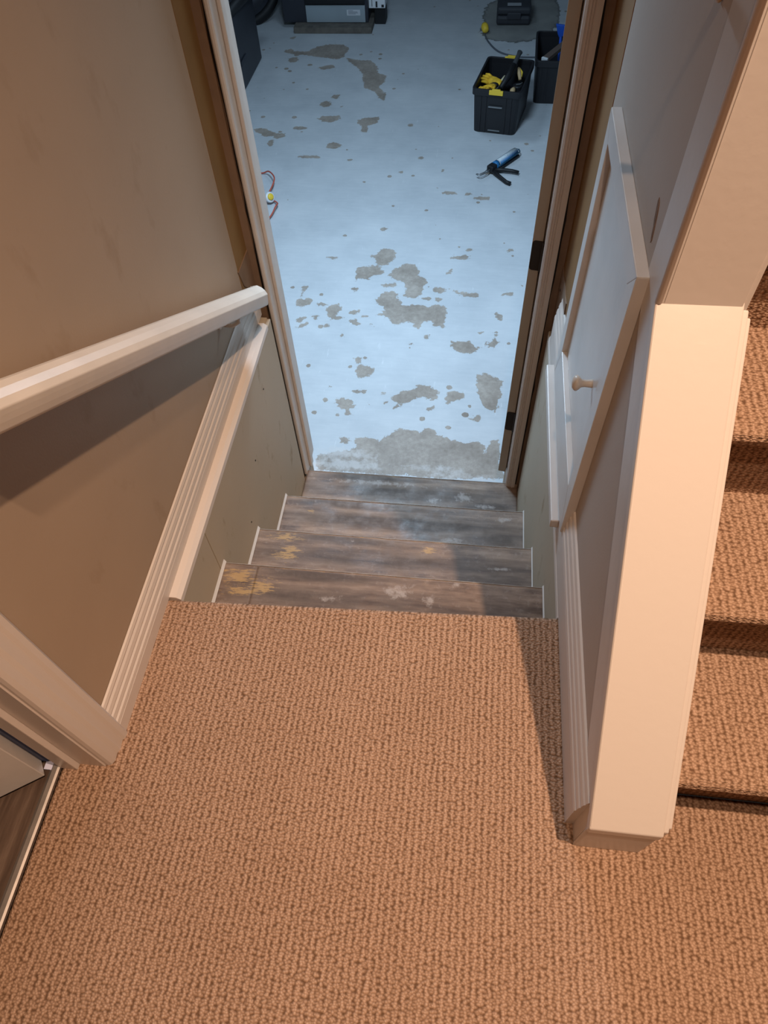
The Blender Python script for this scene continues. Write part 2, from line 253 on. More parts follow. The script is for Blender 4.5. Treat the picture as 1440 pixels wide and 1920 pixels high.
def grid(name, x0, x1, y0, y1, z, step, mat_, parent=None, attrs=None, thick=0):
    nx = max(2, int((x1-x0)/step)+1); ny = max(2, int((y1-y0)/step)+1)
    X, Y = np.meshgrid(np.linspace(x0, x1, nx), np.linspace(y0, y1, ny))
    co = np.stack([X.ravel(), Y.ravel(), np.full(nx*ny, z)], 1)
    i = np.arange((nx-1)*(ny-1)); r = i//(nx-1); c = i % (nx-1); a = r*nx+c
    q = np.stack([a, a+1, a+1+nx, a+nx], 1)
    nv = nx*ny
    if thick:   # skirt ring and underside
        per = list(range(nx))+[k*nx+nx-1 for k in range(1, ny)]+[(ny-1)*nx+k for k in range(nx-2, -1, -1)]+[k*nx for k in range(ny-2, 0, -1)]
        low = co[per].copy(); low[:, 2] -= thick; n0 = nv; co = np.vstack([co, low]); m = len(per)
        sk = np.array([[per[k], n0+k, n0+(k+1) % m, per[(k+1) % m]] for k in range(m)]); q = np.vstack([q, sk])
    me = bpy.data.meshes.new(name); me.vertices.add(len(co)); me.vertices.foreach_set('co', co.ravel().astype(np.float32))
    me.loops.add(q.size); me.loops.foreach_set('vertex_index', q.ravel().astype(np.int32))
    me.polygons.add(len(q)); me.polygons.foreach_set('loop_start', (np.arange(len(q))*4).astype(np.int32))
    me.update(calc_edges=True); me.validate()
    for k, bl in (attrs or {}).items():
        v = sdf(co[:, 0], co[:, 1], bl[1]) if bl[0] == 'm' else np.max([np.full(len(co), -1.)]+[1-np.sqrt(((co[:, 0]-b_[0])/b_[2])**2+((co[:, 1]-b_[1])/b_[3])**2) for b_ in bl[1]], axis=0)
        for P in (CHIPS if k == 'bare' else []):
            q0, q1 = np.min(P, axis=0)-.15, np.max(P, axis=0)+.15
            sel = (co[:, 0] > q0[0]) & (co[:, 0] < q1[0]) & (co[:, 1] > q0[1]) & (co[:, 1] < q1[1])
            v[sel] = np.maximum(v[sel], sdf_poly(co[sel, 0], co[sel, 1], P))
        at = me.attributes.new(k, 'FLOAT', 'POINT'); at.data.foreach_set('value', v.astype(np.float32))
    me.materials.append(mat_)
    o = bpy.data.objects.new(name, me); COL.objects.link(o)
    if parent is not None: o.parent = parent; o.matrix_parent_inverse = parent.matrix_world.inverted()
    return o
FZ = -1.025; DY = 1.04; WL = -.045; WR = .86; CH = 3.95
# ================================================================ setting
fl = grid('floor', -2.3, 2.6, 1.0, 7.4, FZ, .011, FLOORM, attrs={'bare': ('m', BARE), 'plaster': ('m', PLASTER), 'patch': ('m', PATCH)}); struct(fl)
# landing carpet (left edge at the metal threshold), curls over the first step
o = MB().add([(-.135,-4.3,0),(3.1,-4.3,0),(3.1,-.30,0),(.87,-.30,0),(.853,-.30,0),(.853,.046,0),(-.042,.010,0),(-.042,-.33,0),(-.135,-.33,0),
              (-.135,-4.3,-.12),(3.1,-4.3,-.12),(3.1,-.30,-.12),(.87,-.30,-.12),(.853,-.30,-.12),(.853,.046,-.12),(-.042,.010,-.12),(-.042,-.33,-.12),(-.135,-.33,-.12)],
      [tuple(range(9)), tuple(range(17, 8, -1))]+[(i, i+9, (i+1) % 9+9, (i+1) % 9) for i in range(9)]).build('floor', CARPET, bevel=.012, seg=3); struct(o)
# upper left wall with doorway behind
wl = MB().box(-.165, WL, -.36, DY, 0, CH).box(-.165, WL, -4.3, -1.16, 0, CH).box(-.165, WL, -1.16, -.36, 2.05, CH).build('wall_left', WALL); struct(wl)
MB().box(WL-.001, WL+.0012, .935, DY, -.02, CH).build('bare_board_strip', OCHRE, wl, label='bare ochre board strip beside the door opening')
# lower left wall in two sheets
lw = MB().box(-.165, -.014, -.05, 1.0, -1.1, -.012).build('wall_left', LOWER); struct(lw)
MB().box(-.014, -.002, .01, .2035, -1.0, -.012).build('wall_panel', LOWER, lw, bevel=.001)
MB().box(-.014, -.002, .2065, .995, -1.0, -.012).build('wall_panel', LOWER, lw, bevel=.001)
# right: full wall, knee wall
CAPY0, CAPZ0, CAPY1, CAPZ1 = -.41, .157, .15, .762; XR = .972
wr = MB().box(WR, XR, .152, DY, 0, CH).ext([(-.405, 0), (.152, 0), (.152, CAPZ1-.012), (-.405, CAPZ0-.012)], 0, WR, XR).build('wall_right', WALL_R); struct(wr)
MB().box(WR-.0012, WR+.001, .826, DY, .17, CH).build('bare_board_strip', mat('dark_ochre_board', (.24, .12, .035), .8, var=.12, vscale=8), wr, label='bare ochre board strip beside the door opening')
lw2 = MB().box(.858, XR, -.05, DY, -1.1, -.002).build('wall_right', LOWER); struct(lw2)
MB().box(.845, .858, .03, .995, -1.0, -.012).build('wall_panel', LOWER, lw2, bevel=.001)
# end wall with the door opening
T0, T1 = DY, 1.16
we = MB().box(-2.3, -.012, T0, T1, FZ-.1, CH).box(.80, 2.6, T0, T1, FZ-.1, CH)  .box(-.012, .80, T0, T1, 1.22, CH).box(-.012, .80, T0-.03, T0+.002, FZ-.1, -.85).build('wall_end', WALL); struct(we)
def jag(pts, y0, y1, name, parent, label=None, m=BROWN):
    return MB().ext(pts, 1, y0, y1).build(name, m, parent, label=label)
def edge(x, z0, z1, amp, n):
    return [(x+random.uniform(-amp, amp), z0+(z1-z0)*i/n) for i in range(n+1)]
jag([(-.046, -.84), (-.046, 1.6)]+edge(-.019, 1.6, -.84, .0025, 40), DY-.0025, DY+.001, 'torn_drywall', we, 'torn brown drywall paper edge beside the left casing')
jag([(.862, 1.6), (.862, -.84)]+edge(.839, -.84, 1.6, .0025, 40), DY-.0025, DY+.001, 'torn_drywall', we, 'torn brown drywall paper edge beside the right casing')
jag([(-.022, -.84), (-.022, 1.6), (-.004, 1.6), (-.004, -.84)], DY-.001, DY+.002, 'shadow_gap', we, m=DARK)
jag([(.831, -.84), (.831, 1.6), (.85, 1.6), (.85, -.84)], DY-.001, DY+.002, 'shadow_gap', we, m=DARK)
# brown torn board on the right side wall under the ochre strip
p = [(DY, -.83), (.985, -.83), (1.0, -.3), (.99, -.02), (.965, .02), (.93, .06), (.90, .07), (.87, .11), (.86, .15), (.865, .19), (.90, .185), (.95, .19), (1.0, .18), (DY, .182)]
MB().ext(p, 0, WR-.004, WR-.0005).build('torn_drywall', BROWN, wr, label='torn brown drywall paper with screw holes')
p = [(DY, -.83), (.998, -.83), (.998, -.1), (.985, 0), (.97, .05), (.99, .10), (.95, .14), (.93, .20), (DY, .20)]
MB().ext(p, 0, WL+.0005, WL+.004).build('torn_drywall', BROWN, wl, label='torn brown drywall paper with screw holes')
def hole_x(x, y, z, par, r=.0035, s=1):
    MB().tube([(x, y, z), (x+.0012*s, y, z)], r, 8).build('screw_hole', DARK, par)
for y, z in ((1.0, .13), (.985, .06), (.955, .01)): hole_x(WR-.004, y, z, wr, s=-1)
for z in (-.05, -.17, -.26, -.3, -.44, -.62): 
    MB().tube([(.853, DY-.0025, z), (.853, DY-.004, z)], .0032, 8).build('screw_hole', DARK, we)
for z in (-.1, -.24, -.39, -.50, -.62):
    MB().tube([(-.026, DY-.0025, z), (-.026, DY-.004, z)], .0032, 8).build('screw_hole', DARK, we)
hole_x(WL+.004, 1.0, .10, wl)
for y, z in ((.80, -.12), (.60, -.22), (.45, -.33)): hole_x(-.002, y, z, lw, .003)
# torn scar in the right wall paint
sc = [(.300, .835), (.288, .83), (.279, .815), (.274, .80), (.268, .785), (.263, .765), (.267, .757), (.276, .77), (.281, .785), (.290, .795), (.297, .812), (.303, .826)]
sc = [(.281+(a-.281)*.72, .797+(b-.797)*.72) for a, b in sc]
MB().ext(sc, 0, WR-.0008, WR+.001).build('paint_scar', mat('torn_brown_scar', (.22, .13, .08), .9, var=.3, vscale=60), wr, label='torn brown scar in the wall paint')
# other room surfaces
struct(MB().box(-.2, 3.1, -4.3, T0, CH, CH+.1).build('ceiling', CEIL))
struct(MB().box(-.2, 3.1, -4.4, -4.3, -.1, CH).build('wall_back', WALL))
struct(MB().box(1.955, 2.05, -.34, DY, 0, CH).build('wall_right', WALL_R)); struct(MB().box(2.05, 3.1, -.44, -.34, 0, CH).build('wall_end', WALL_R)); struct(MB().box(3.1, 3.2, -4.3, -.34, 0, CH).build('wall_right', WALL_R))
struct(MB().box(-2.4, 2.7, T1, 7.5, 1.36, 1.46).build('ceiling', mat('basement_ceiling', (.35, .36, .37), .9)))
BW = mat('basement_wall', (.30, .31, .32), .85, var=.15)
struct(MB().box(-2.4, -2.3, T1, 7.5, FZ, 1.36).build('wall_left', BW)); struct(MB().box(2.6, 2.7, T1, 7.5, FZ, 1.36).build('wall_right', BW))
struct(MB().box(-2.4, 2.7, 7.4, 7.5, FZ, 1.36).build('wall_end', BW))
# ================================================================ door frame of the basement
CASL = [(-.010, 1.043), (-.010, 1.024), (-.006, 1.021), (.000, 1.021), (.003, 1.025), (.003, 1.043)]
dr = empty('door_1', (.41, DY, -.82)); struct(dr)
MB().ext(CASL, 2, -.82, 1.35).build('door_casing', WHITE2, dr)
cr = [(.833, 1.043), (.833, 1.023), (.821, 1.021), (.818, 1.026), (.815, 1.022), (.812, 1.027), (.809, 1.023), (.806, 1.028), (.802, 1.025), (.797, 1.032), (.797, 1.043)]
MB().ext(cr, 2, -.82, 1.35).build('door_casing', WHITE, dr)
MB().box(-.011, .003, 1.0432, T1, -.83, 1.22).build('door_jamb', WHITE2, dr)
MB().box(.003, .0135, 1.070, 1.100, -.83, 1.205).build('door_stop', WHITE2, dr, bevel=.003)
MB().box(.7995, .815, 1.0432, T1, -.83, 1.22).build('door_jamb', WHITE2, dr)
MB().box(.02, .815, DY, T1, 1.2, 1.215).build('door_jamb', WHITE2, dr)
# open slab
SLB = mat('brown_door_slab', (.40, .335, .26), .55, var=.05)
ds = empty('basement_door', (.7955, 1.082, -.80), 'brown door slab swung open into the basement, seen edge on', 'door', rz=-math.radians(10))
def loc(o_, M=None): return o_
def built_local(mb, e, name, m, **k):
    mb.xf(e.matrix_world); return mb.build(name, m, e, **k)
built_local(MB().box(-.029, 0, 0, .75, 0, 1.98), ds, 'door_leaf', SLB, bevel=.001)
HG = mat('dark_bronze_hinge', (.035, .026, .02), .45, metal=.3)
for z in (-.507+.80, .18+.80):
    pr = []
    for cx, cz, a0 in ((-.019, z+.038, 90), (-.019, z-.038, 180)):
        for a in range(0, 91, 30):
            pr.append((cx+.009*math.cos(math.radians(a0+a)), cz+.009*math.sin(math.radians(a0+a))))
    pr += [(.0, z-.047), (.0, z+.047)]
    h = built_local(MB().ext(pr, 1, -.0018, .0), ds, 'hinge', HG, label='dark bronze hinge leaf')
    built_local(MB().tube([(.004, -.004, z-.047), (.004, -.004, z+.047)], .005, 10), ds, 'hinge_pin', HG)
# ================================================================ basement stairs
NZ = [(.2335), (.4803), (.7614), (1.043)]; RISE = .205
st = empty('basement_stairs', (.42, 1.04, FZ), 'four worn grey-brown vinyl tiled steps going down to the basement door', 'stairs')
CAULK = mat('white_caulk', (.70, .68, .65), .6); NOSE = mat('pale_step_edge', (.34, .30, .26), .5, var=.4, vscale=30)
RIS = mat('step_riser_vinyl', (.14, .11, .09), .6, var=.4, vscale=12)
YEL = {1: [(.045, .195, .07, .035), (.11, .17, .05, .03), (.06, .15, .06, .02)], 2: [(.09, .455, .075, .022), (.115, .415, .05, .02), (.535, .445, .028, .02), (.10, .39, .05, .02)], 3: [(.1, .7, .02, .01)], 4: [(-.05, 1, .01, .01)]}
WHT = {1: [(.47, .19, .07, .04), (.622, .222, .018, .022), (.30, .15, .05, .02), (.56, .17, .03, .03)], 2: [(.75, .40, .08, .01), (.3, .46, .03, .01)], 3: [(.6, .62, .1, .02), (.78, .72, .06, .02)], 4: [(.64, .955, .06, .045), (.52, .93, .05, .03), (.30, 1.0, .35, .02), (.72, .92, .07, .02)]}
prev = .02
for k, yn in enumerate(NZ, 1):
    z = -RISE*k; y0 = prev-.045 if k > 1 else -.02
    xr = .845
    tr = MB().box(0, xr, y0, yn-.004, z-.03, z-.004).build('tread', RIS, st)
    xs = [0, .092, xr] if k == 1 else [0, xr]
    for a, b_ in zip(xs[:-1], xs[1:]):
        grid('vinyl_tile', a+.0001, b_-.0001, y0, yn-.003, z, .006, TILE, tr, attrs={'yellow': ('r', YEL[k]), 'white': ('r', WHT[k]), 'dark_band': ('r', [(.42, yn-.085, .75, .05), (.25, yn-.02, .3, .03), (.75, yn-.12, .2, .05)])}, thick=.004)  # wide ellipses darken the tile in bands behind the nosing
    MB().tube([(0, yn-.0055, z-.0055), (xr, yn-.0055, z-.0055)], .0062, 8).build('nosing', TILE, tr)
    MB().box(0, xr, yn-.003, yn-.0015, z+.0001, z+.0011).build('edge_strip', NOSE, tr)
    MB().box(0, xr, yn-.03, yn-.012, z-RISE-.02 if k < 4 else FZ-.05, z-.03).build('riser', RIS, st)
    if k < 4:
        for x, s in ((-.003, 1), (xr+.003, -1)):
            xw = 0.006
            MB().ext([(x-.002, z-.002), (x+s*xw+.0, z+.001), (x+s*.001, z+.012)], 1, y0+.04, yn+.002).build('caulk_strip', CAULK, st, label='bead of white caulk between step and wall')
    prev = yn
# top riser under the carpet nose
MB().box(0, .845, -.035, -.015, -RISE, -.12).build('riser', RIS, st)
# ================================================================ baseboards of the landing / stairwell
def base_prof(s, x):   # s=+1 faces +X; thickness out from x
    pr = [(0, 0), (.016, 0), (.016, .084), (.0145, .087), (.0165, .090), (.0155, .099), (.0130, .103), (.0140, .108), (.0125, .119), (.0095, .124), (.0105, .129), (.0085, .140), (.0055, .145), (.0060, .150), (.0040, .158), (0, .161)]
    return [(x+s*a, b_) for a, b_ in pr]
def base_left(x): return [(x+a, b_) for a, b_ in [(0, 0), (.016, 0), (.016, .036), (.0145, .039), (.0165, .042), (.0155, .050), (.0125, .054), (.0135, .058), (.0120, .068), (.0090, .072), (.0100, .077), (.0080, .087), (.0050, .092), (.0055, .097), (.0035, .104), (0, .107)]]
bl = MB().ext(base_left(WL+.001), 1, -.292, 1.0).build('baseboard_left', WHITE, bevel=0); struct(bl)
MB().ext([(-.046, -.026), (-.004, -.026), (-.001, -.018), (-.002, -.004), (-.012, .004), (-.03, .004), (-.03, .0), (-.046, .0)], 1, .012, .955).build('ledge_strip', WHITE, bl, label='rounded white ledge strip under the baseboard')
br = MB().ext(base_prof(-1, WR), 1, -.375, .93).build('baseboard_right', WHITE); struct(br)
MB().ext([(.861, -.026), (.846, -.026), (.842, -.018), (.843, -.004), (.847, .004), (.861, .004)], 1, .045, .955).build('ledge_strip', WHITE, br, label='rounded white ledge strip under the baseboard')
# ================================================================ knee wall cap and corner boards
cs = empty('trim_1', (.915, -.405, 0)); struct(cs)
def L2(p0, p1, off):  # offset a segment by a distance to its left
    d = (Vector(p1)-Vector(p0)).normalized(); n = Vector((-d.y, d.x)); return n*off
d = (Vector((CAPY1, CAPZ1))-Vector((CAPY0, CAPZ0))).normalized(); n = Vector((-d.y, d.x))
A = Vector((CAPY0, CAPZ0)); B = Vector((CAPY1, CAPZ1))
def slab(x0, x1, top, bot, ya=0., yb=0., name='cap', m=WHITE, bev=.0, label=None, vend=True):
    def q(P, t): return P+n*t
    def atY(y, t):
        a = A+n*t; k = (y-a.x)/d.x; return (y, a.y+d.y*k)
    pr = [atY(CAPY0+ya, bot), atY(CAPY1+yb, bot), atY(CAPY1+yb, top), atY(CAPY0+ya, top)]
    return MB().ext(pr, 0, x0, x1).build(name, m, cs, bevel=bev, label=label)
slab(.8565, .9745, 0, -.018, ya=-.004, yb=0.004, name='cap_board', bev=.0025)
slab(.9750, .9842, -.008, -.03, ya=.004, name='cap_molding', bev=.002); slab(.9842, .9915, -.017, -.10, ya=.012, name='cap_molding', bev=.002)
slab(.858, .8600, .0004, -.016, name='cap_bead', bev=.0006)
# raking side board, mitred into the upright corner board
dd = .085
yb = CAPY1+dd
ip = A+n*(-.018-dd)
def atYo(y, t): a = A+n*t; k = (y-a.x)/d.x; return (y, a.y+d.y*k)
pr = [(-.405, 0.0), (-.345, 0.0), (-.345, max(.0, atYo(-.345, -.018-dd)[1])), atYo(yb, -.018-dd), (yb, CH), (CAPY1, CH), atYo(CAPY1, -.018), atYo(-.405, -.018)]
MB().ext([pr[0], pr[1], atYo(-.345, -.09), atYo(yb, -.09), (yb, CH), (CAPY1, CH), atYo(CAPY1, -.012), atYo(-.405, -.012)], 0, .8585, .8605).build('corner_board', WHITE2, cs)
# end face of the upper wall
MB().box(.8595, .972, .146, .153, CAPZ1-.006, CH).build('end_board', WHITE, cs, bevel=.001)
MB().tube([(.861, .149, CAPZ1-.004), (.861, .149, CH)], .0052, 10).build('corner_bead', WHITE, cs, smooth=True)
MB().box(.868, .8688, .1452, .147, CAPZ1, CH).build('seam_line', mat('paint_seam', (.60, .53, .47), .6), cs)
MB().box(.969, .981, .150, .26, CAPZ1-.03, CH).build('corner_board', WHITE, cs, bevel=.002)
MB().box(.972, .979, .24, DY, .2, CH).build('corner_board', WHITE2, cs)
# front of the knee wall
MB().box(.861, .972, -.412, -.405, .001, CAPZ0-.015).build('end_board', WHITE2, cs, bevel=.001)
MB().tube([(.8605, -.4085, 0), (.8605, -.4085, CAPZ0-.014)], .0035, 8).build('corner_bead', WHITE2, cs)
# skirt on the stair side
MB().ext([(-.35, 0), (1.0, 0), (1.0, 1.6), (.9, 1.6), atYo(.25, -.05), atYo(-.36, -.05)], 0, .972, .98).build('stair_skirt', WHITE2, cs)
# ================================================================ upward carpeted stairs
us = empty('carpeted_stairs', (1.45, -.33, 0), 'tan carpeted stairs rising beyond the white knee wall', 'stairs')
for k in range(6):
    yk = -.335+.212*k; z1 = .19*(k+1)
    pr = [(yk+.034, z1-.19-.002), (yk+.031, z1-.045), (yk+.026, z1-.034), (yk+.008, z1-.033), (yk-.001, z1-.026), (yk-.004, z1-.014), (yk, z1-.004), (yk+.01, z1), (min(yk+.27, DY-.003), z1), (min(yk+.27, DY-.003), z1-.19-.002)]
    MB().ext(pr, 0, .981, 1.95).build('carpeted_step', CARPET, us, smooth=False)
# ================================================================ access panel
ap = empty('access_panel', (WR, .465, .14), 'white square-framed access panel with a small knob on the right wall', 'panel')
COOLW = mat('white_panel_paint', (.66, .635, .61), .35, spec=.5, var=.1, vscale=6, bump=.2, bscale=40)
Y0, Y1, Z0, Z1, FW, FB = .215, .725, .080, .748, .046, .112
FX0, FX1 = .840, WR
for nm, pr in (('frame_rail', [(Y0, Z0), (Y1, Z0), (Y1-FW, Z0+FB), (Y0+FW, Z0+FB)]), ('frame_stile', [(Y1, Z0), (Y1, Z1), (Y1-FW, Z1-FW), (Y1-FW, Z0+FB)]),
               ('frame_rail', [(Y1, Z1), (Y0, Z1), (Y0+FW, Z1-FW), (Y1-FW, Z1-FW)]), ('frame_stile', [(Y0, Z1), (Y0, Z0), (Y0+FW, Z0+FB), (Y0+FW, Z1-FW)])):
    MB().ext(pr, 0, FX0, FX1).build(nm, COOLW, ap, bevel=.0015)
MB().box(.825, .848, .262, .78, .028, .055).build('sill_strip', WHITE2, ap, bevel=.003, label='pale strip under the panel')
pd = MB().box(.853, WR, Y0+FW+.002, Y1-FW-.002, Z0+FB+.002, Z1-FW-.002).build('panel_door', COOLW, ap, bevel=.001)
def lathe(prof, axis_pt, dirv, n=20):
    mb = MB(); dv = Vector(dirv).normalized(); a = dv.orthogonal().normalized(); b_ = dv.cross(a); P = Vector(axis_pt)
    vs_ = []; fs = []
    for (t, r) in prof:
        for k in range(n):
            g = 2*math.pi*k/n; vs_.append(P+dv*t+(a*math.cos(g)+b_*math.sin(g))*r)
    for i in range(len(prof)-1):
        for k in range(n): fs.append((i*n+k, i*n+(k+1) % n, (i+1)*n+(k+1) % n, (i+1)*n+k))
    fs += [tuple(range(n-1, -1, -1)), tuple((len(prof)-1)*n+k for k in range(n))]
    return mb.add(vs_, fs)
lathe([(-.001, .0085), (.004, .008), (.014, .0072), (.021, .0085), (.025, .0125), (.029, .0155), (.034, .0150), (.038, .010), (.0395, .003)], (.853, .350, .405), (-1, 0, 0)).build('knob', CREAM, ap, smooth=True, label='small cream turned knob')
# wooden peg high on the right wall
pg = empty('wall_peg', (WR, .285, 1.07), 'small tan wooden peg high on the right wall', 'peg')
lathe([(0, .012), (.003, .012), (.004, .008), (.03, .009), (.05, .012), (.058, .011), (.062, .004)], (WR, .285, 1.075), (-1, 0, .3)).build('peg', mat('tan_peg_wood', (.50, .34, .19), .5), pg, smooth=True)
# ================================================================ handrail
hr = empty('handrail', (.02, .9, .2), 'cream painted wooden handrail sloping down the left wall', 'handrail')
sl = -.605
def rz_(y): return .782+sl*(y+.1)
w0, w1 = -.016, .051
prof = [(w0+.010, -.056), (w1-.010, -.056), (w1-.004, -.050), (w1-.0015, -.037), (w1, -.026), (w1+.001, -.016), (w1-.006, -.005), (w1-.018, .003), (.0175, .007), (w0+.018, .003), (w0+.006, -.005), (w0-.001, -.016), (w0, -.026), (w0+.0015, -.037), (w0+.004, -.050)]
def ring(yf): return [(x, yf(x), rz_(yf(x))+z) for x, z in prof]
mb = MB(); r0 = ring(lambda x: -.205); r1 = ring(lambda x: .865+(w1-x)*.6); r2 = [(x*.92+.0014, y+.008, z-.004) for x, y, z in r1]
nn = len(prof); mb.add(r0+r1+r2, [tuple(range(nn)), tuple(range(3*nn-1, 2*nn-1, -1))]+[(j*nn+i, (j+1)*nn+i, (j+1)*nn+(i+1) % nn, j*nn+(i+1) % nn) for j in range(2) for i in range(nn)])
RAILM = CREAM
rail = mb.build('rail', RAILM, hr, bevel=.0015)
BRK = mat('white_bracket', (.72, .70, .68), .3)
for y in (.72, -.17):
    z = rz_(y)-.06
    MB().tube([(WL, y, z-.032), (WL+.035, y, z-.036), (WL+.055, y, z-.022), (WL+.058, y, z+.008)], .0055, 8).build('bracket', BRK, hr, smooth=True)
    lathe([(0, .014), (.003, .014), (.005, .009)], (WL, y, z-.032), (1, 0, 0)).build('bracket_rose', BRK, hr, smooth=True)
# ================================================================ left doorway: casing, jamb, slab, threshold, laminate
d2 = empty('door_2', (-.10, -.36, 0)); struct(d2)
cp = [(WL-.002, -.290), (-.030, -.290), (-.024, -.296), (-.0245, -.306), (-.029, -.312), (-.027, -.330), (-.031, -.338), (-.030, -.352), (-.034, -.360), (-.040, -.363), (WL-.002, -.363)]
MB().ext(cp, 2, 0, 2.1).build('door_casing', WHITE, d2)
MB().box(-.19, -.046, -.366, -.358, 0, 2.05).build('door_jamb', WHITE, d2)
MB().box(-.135, -.098, -.378, -.366, 0, 2.05).build('door_stop', WHITE, d2, bevel=.002)
MB().box(WL-.002, -.028, -1.235, -1.165, 0, 2.1).box(-.19, -.046, -1.166, -1.158, 0, 2.05).build('door_casing', WHITE, d2)
MB().box(-.19, -.046, -1.166, -.36, 2.05, 2.06).build('door_jamb', WHITE, d2)
MB().box(-.1725, -.160, -.3705, -.366, .01, 2.0).build('weather_strip', mat('dark_blue_tape', (.045, .07, .16), .5), d2, label='dark blue tape in the gap of the door')
MB().box(-.166, -.150, -.384, -.368, 0, .004).build('strike_plate', mat('pale_plate', (.6, .62, .8), .3), d2)
dl = empty('side_door', (-.155, -.397, .006), 'white side door standing ajar at the left edge', 'door', rz=math.atan2(-.56, -.83))
built_local(MB().box(0, .76, -.035, 0, .004, 2.0), dl, 'door_leaf', COOLW, bevel=.0015)
for zz in (.25,):
    built_local(MB().tube([(-.006, -.036, zz-.04), (-.006, -.036, zz+.04)], .006, 10), dl, 'hinge_pin', HG)
METAL = mat('brushed_metal', (.38, .345, .32), .5, metal=.8, var=.15, vscale=30)
o = MB().ext([(-.154, -.004), (-.134, -.004), (-.134, .004), (-.138, .0065), (-.147, .006), (-.154, .001)], 1, -1.16, -.370).build('trim_2', METAL); struct(o)
def lam_mat():
    m, nt, b, v = newmat('dark_brown_laminate', .35)
    g = nnoise(nt, nmap(nt, v, (40, 3, 1)), 1.6, 6, .65)
    c = nramp(nt, g, [(.3, (.045, .028, .02)), (.55, (.10, .066, .048)), (.75, (.17, .12, .09))])
    nt.links.new(c, b.inputs['Base Color']); return m
LAM = lam_mat()
lf = MB().box(-1.6, -.152, -2.3, .3, -.05, -.012).build('floor', DARK); struct(lf)
for i in range(9):
    x1 = -.155-.12*i
    MB().box(x1-.119, x1, -2.2, .29 if i else .28, -.0115, -.004).build('plank', LAM, lf, bevel=.0006)
struct(MB().box(-1.7, -1.6, -2.3, .4, 0, CH).build('wall_left', WALL)); struct(MB().box(-1.6, -.165, .3, .4, 0, CH).build('wall_end', WALL))
struct(MB().box(-1.6, -.165, -2.4, -2.3, 0, CH).build('wall_back', WALL)); struct(MB().box(-1.7, -.2, -2.4, .4, CH, CH+.1).build('ceiling', CEIL))
# ================================================================ basement things
BLK = mat('black_tote_plastic', (.011, .011, .014), .5, spec=.5); YLW = mat('yellow_plastic', (.85, .58, .05), .45); GRY = mat('grey_metal', (.28, .29, .30), .35, metal=.6)
BLU = mat('bright_blue_plastic', (.02, .10, .55), .45); RED = mat('red_plastic', (.6, .07, .03), .5); WOODY = mat('tan_wood_handle', (.55, .38, .20), .6); TOOLB = mat('black_tool_rubber', (.010, .010, .012), .55)
BRNT = mat('brown_level_metal', (.12, .085, .07), .6); WHT_ = mat('white_plastic', (.75, .76, .78), .4); GLOVE = mat('yellow_work_glove', (.85, .50, .03), .8, var=.3, vscale=40)
def tote(name, loc_, rz, label, group, w=.315, dpt=.48, h=.28):
    e = empty(name, loc_, label, 'bin', group, rz=rz); M = e.matrix_world
    def ringr(w_, d_, z, r=.03, n=4):
        pts = []
        for sx, sy, a0 in ((1, 1, 0), (-1, 1, 90), (-1, -1, 180), (1, -1, 270)):
            for i in range(n+1):
                a = math.radians(a0+90*i/n); pts.append((sx*(w_/2-r)+r*math.cos(a), sy*(d_/2-r)+r*math.sin(a), z))
        return pts
    b0 = ringr(w*.90, dpt*.92, 0); b1 = ringr(w*.97, dpt*.97, h*.88); i1 = ringr(w*.97-.012, dpt*.97-.012, h*.88); i0 = ringr(w*.9-.012, dpt*.92-.012, .008)
    N_ = len(b0); f = [tuple(range(N_-1, -1, -1)), tuple(3*N_+i for i in range(N_))]
    for a, b_ in ((0, 1), (1, 2), (2, 3)):
        f += [(a*N_+i, a*N_+(i+1) % N_, b_*N_+(i+1) % N_, b_*N_+i) for i in range(N_)]
    mb = MB(); mb.add(b0+b1+i1+i0, f); mb.xf(M); mb.build('tub', BLK, e)
    # rolled rim
    rr = [ringr(w*.97-.008, dpt*.97-.008, h*.86), ringr(w*1.03, dpt*1.02, h*.86), ringr(w*1.03, dpt*1.02, h), ringr(w*.97-.008, dpt*.97-.008, h)]
    mb = MB(); vs_ = sum(rr, []); f = []
    for a in range(4):
        b_ = (a+1) % 4
        f += [(a*N_+i, a*N_+(i+1) % N_, b_*N_+(i+1) % N_, b_*N_+i) for i in range(N_)]
    mb.add(vs_, f).xf(M).build('rim', BLK, e, bevel=.002)
    for x in (-.10, -.065, .065, .10):
        for s in (-1, 1):
            y = s*dpt*.485
            MB().add([(x-.004, y-.002*s, h*.85), (x+.004, y-.002*s, h*.85), (x+.004, y*.95+.004*s, .01), (x-.004, y*.95+.004*s, .01),
                      (x-.004, y+.006*s, h*.85), (x+.004, y+.006*s, h*.85), (x+.004, y*.95+.010*s, .01), (x-.004, y*.95+.010*s, .01)],
                     [(0,1,2,3),(4,7,6,5),(0,4,5,1),(1,5,6,2),(2,6,7,3),(3,7,4,0)]).xf(M).build('rib', BLK, e)
    return e, M, h
b1, M1, bh = tote('storage_tote', (.735, 4.40, FZ), -.19, 'black open tote with yellow end clips, full of tools and yellow gloves', 'black tool totes on the basement floor')
b2, M2, _ = tote('storage_tote', (1.108, 4.83, FZ), -.03, 'black open tote partly behind the door frame, behind the one with yellow clips', 'black tool totes on the basement floor')
for s in (-1, 1):
    y = s*.24
    pr = [(-.045, bh-.022), (.045, bh-.022), (.045, bh+.004), (.030, bh+.004), (.026, bh+.012), (-.026, bh+.012), (-.030, bh+.004), (-.045, bh+.004)]
    MB().ext([(a, b_) for a, b_ in pr], 1, y-.006, y+.014 if s > 0 else y-.020).xf(M1).build('clip', YLW, b1, bevel=.002, label='yellow clip handle')
MB().box(-.045, .045, -.2475, -.2385, .175, .182).xf(M1).build('end_label', GRY, b1); MB().box(-.04, .04, -.232, -.224, .020, .026).xf(M1).build('end_label', GRY, b1)
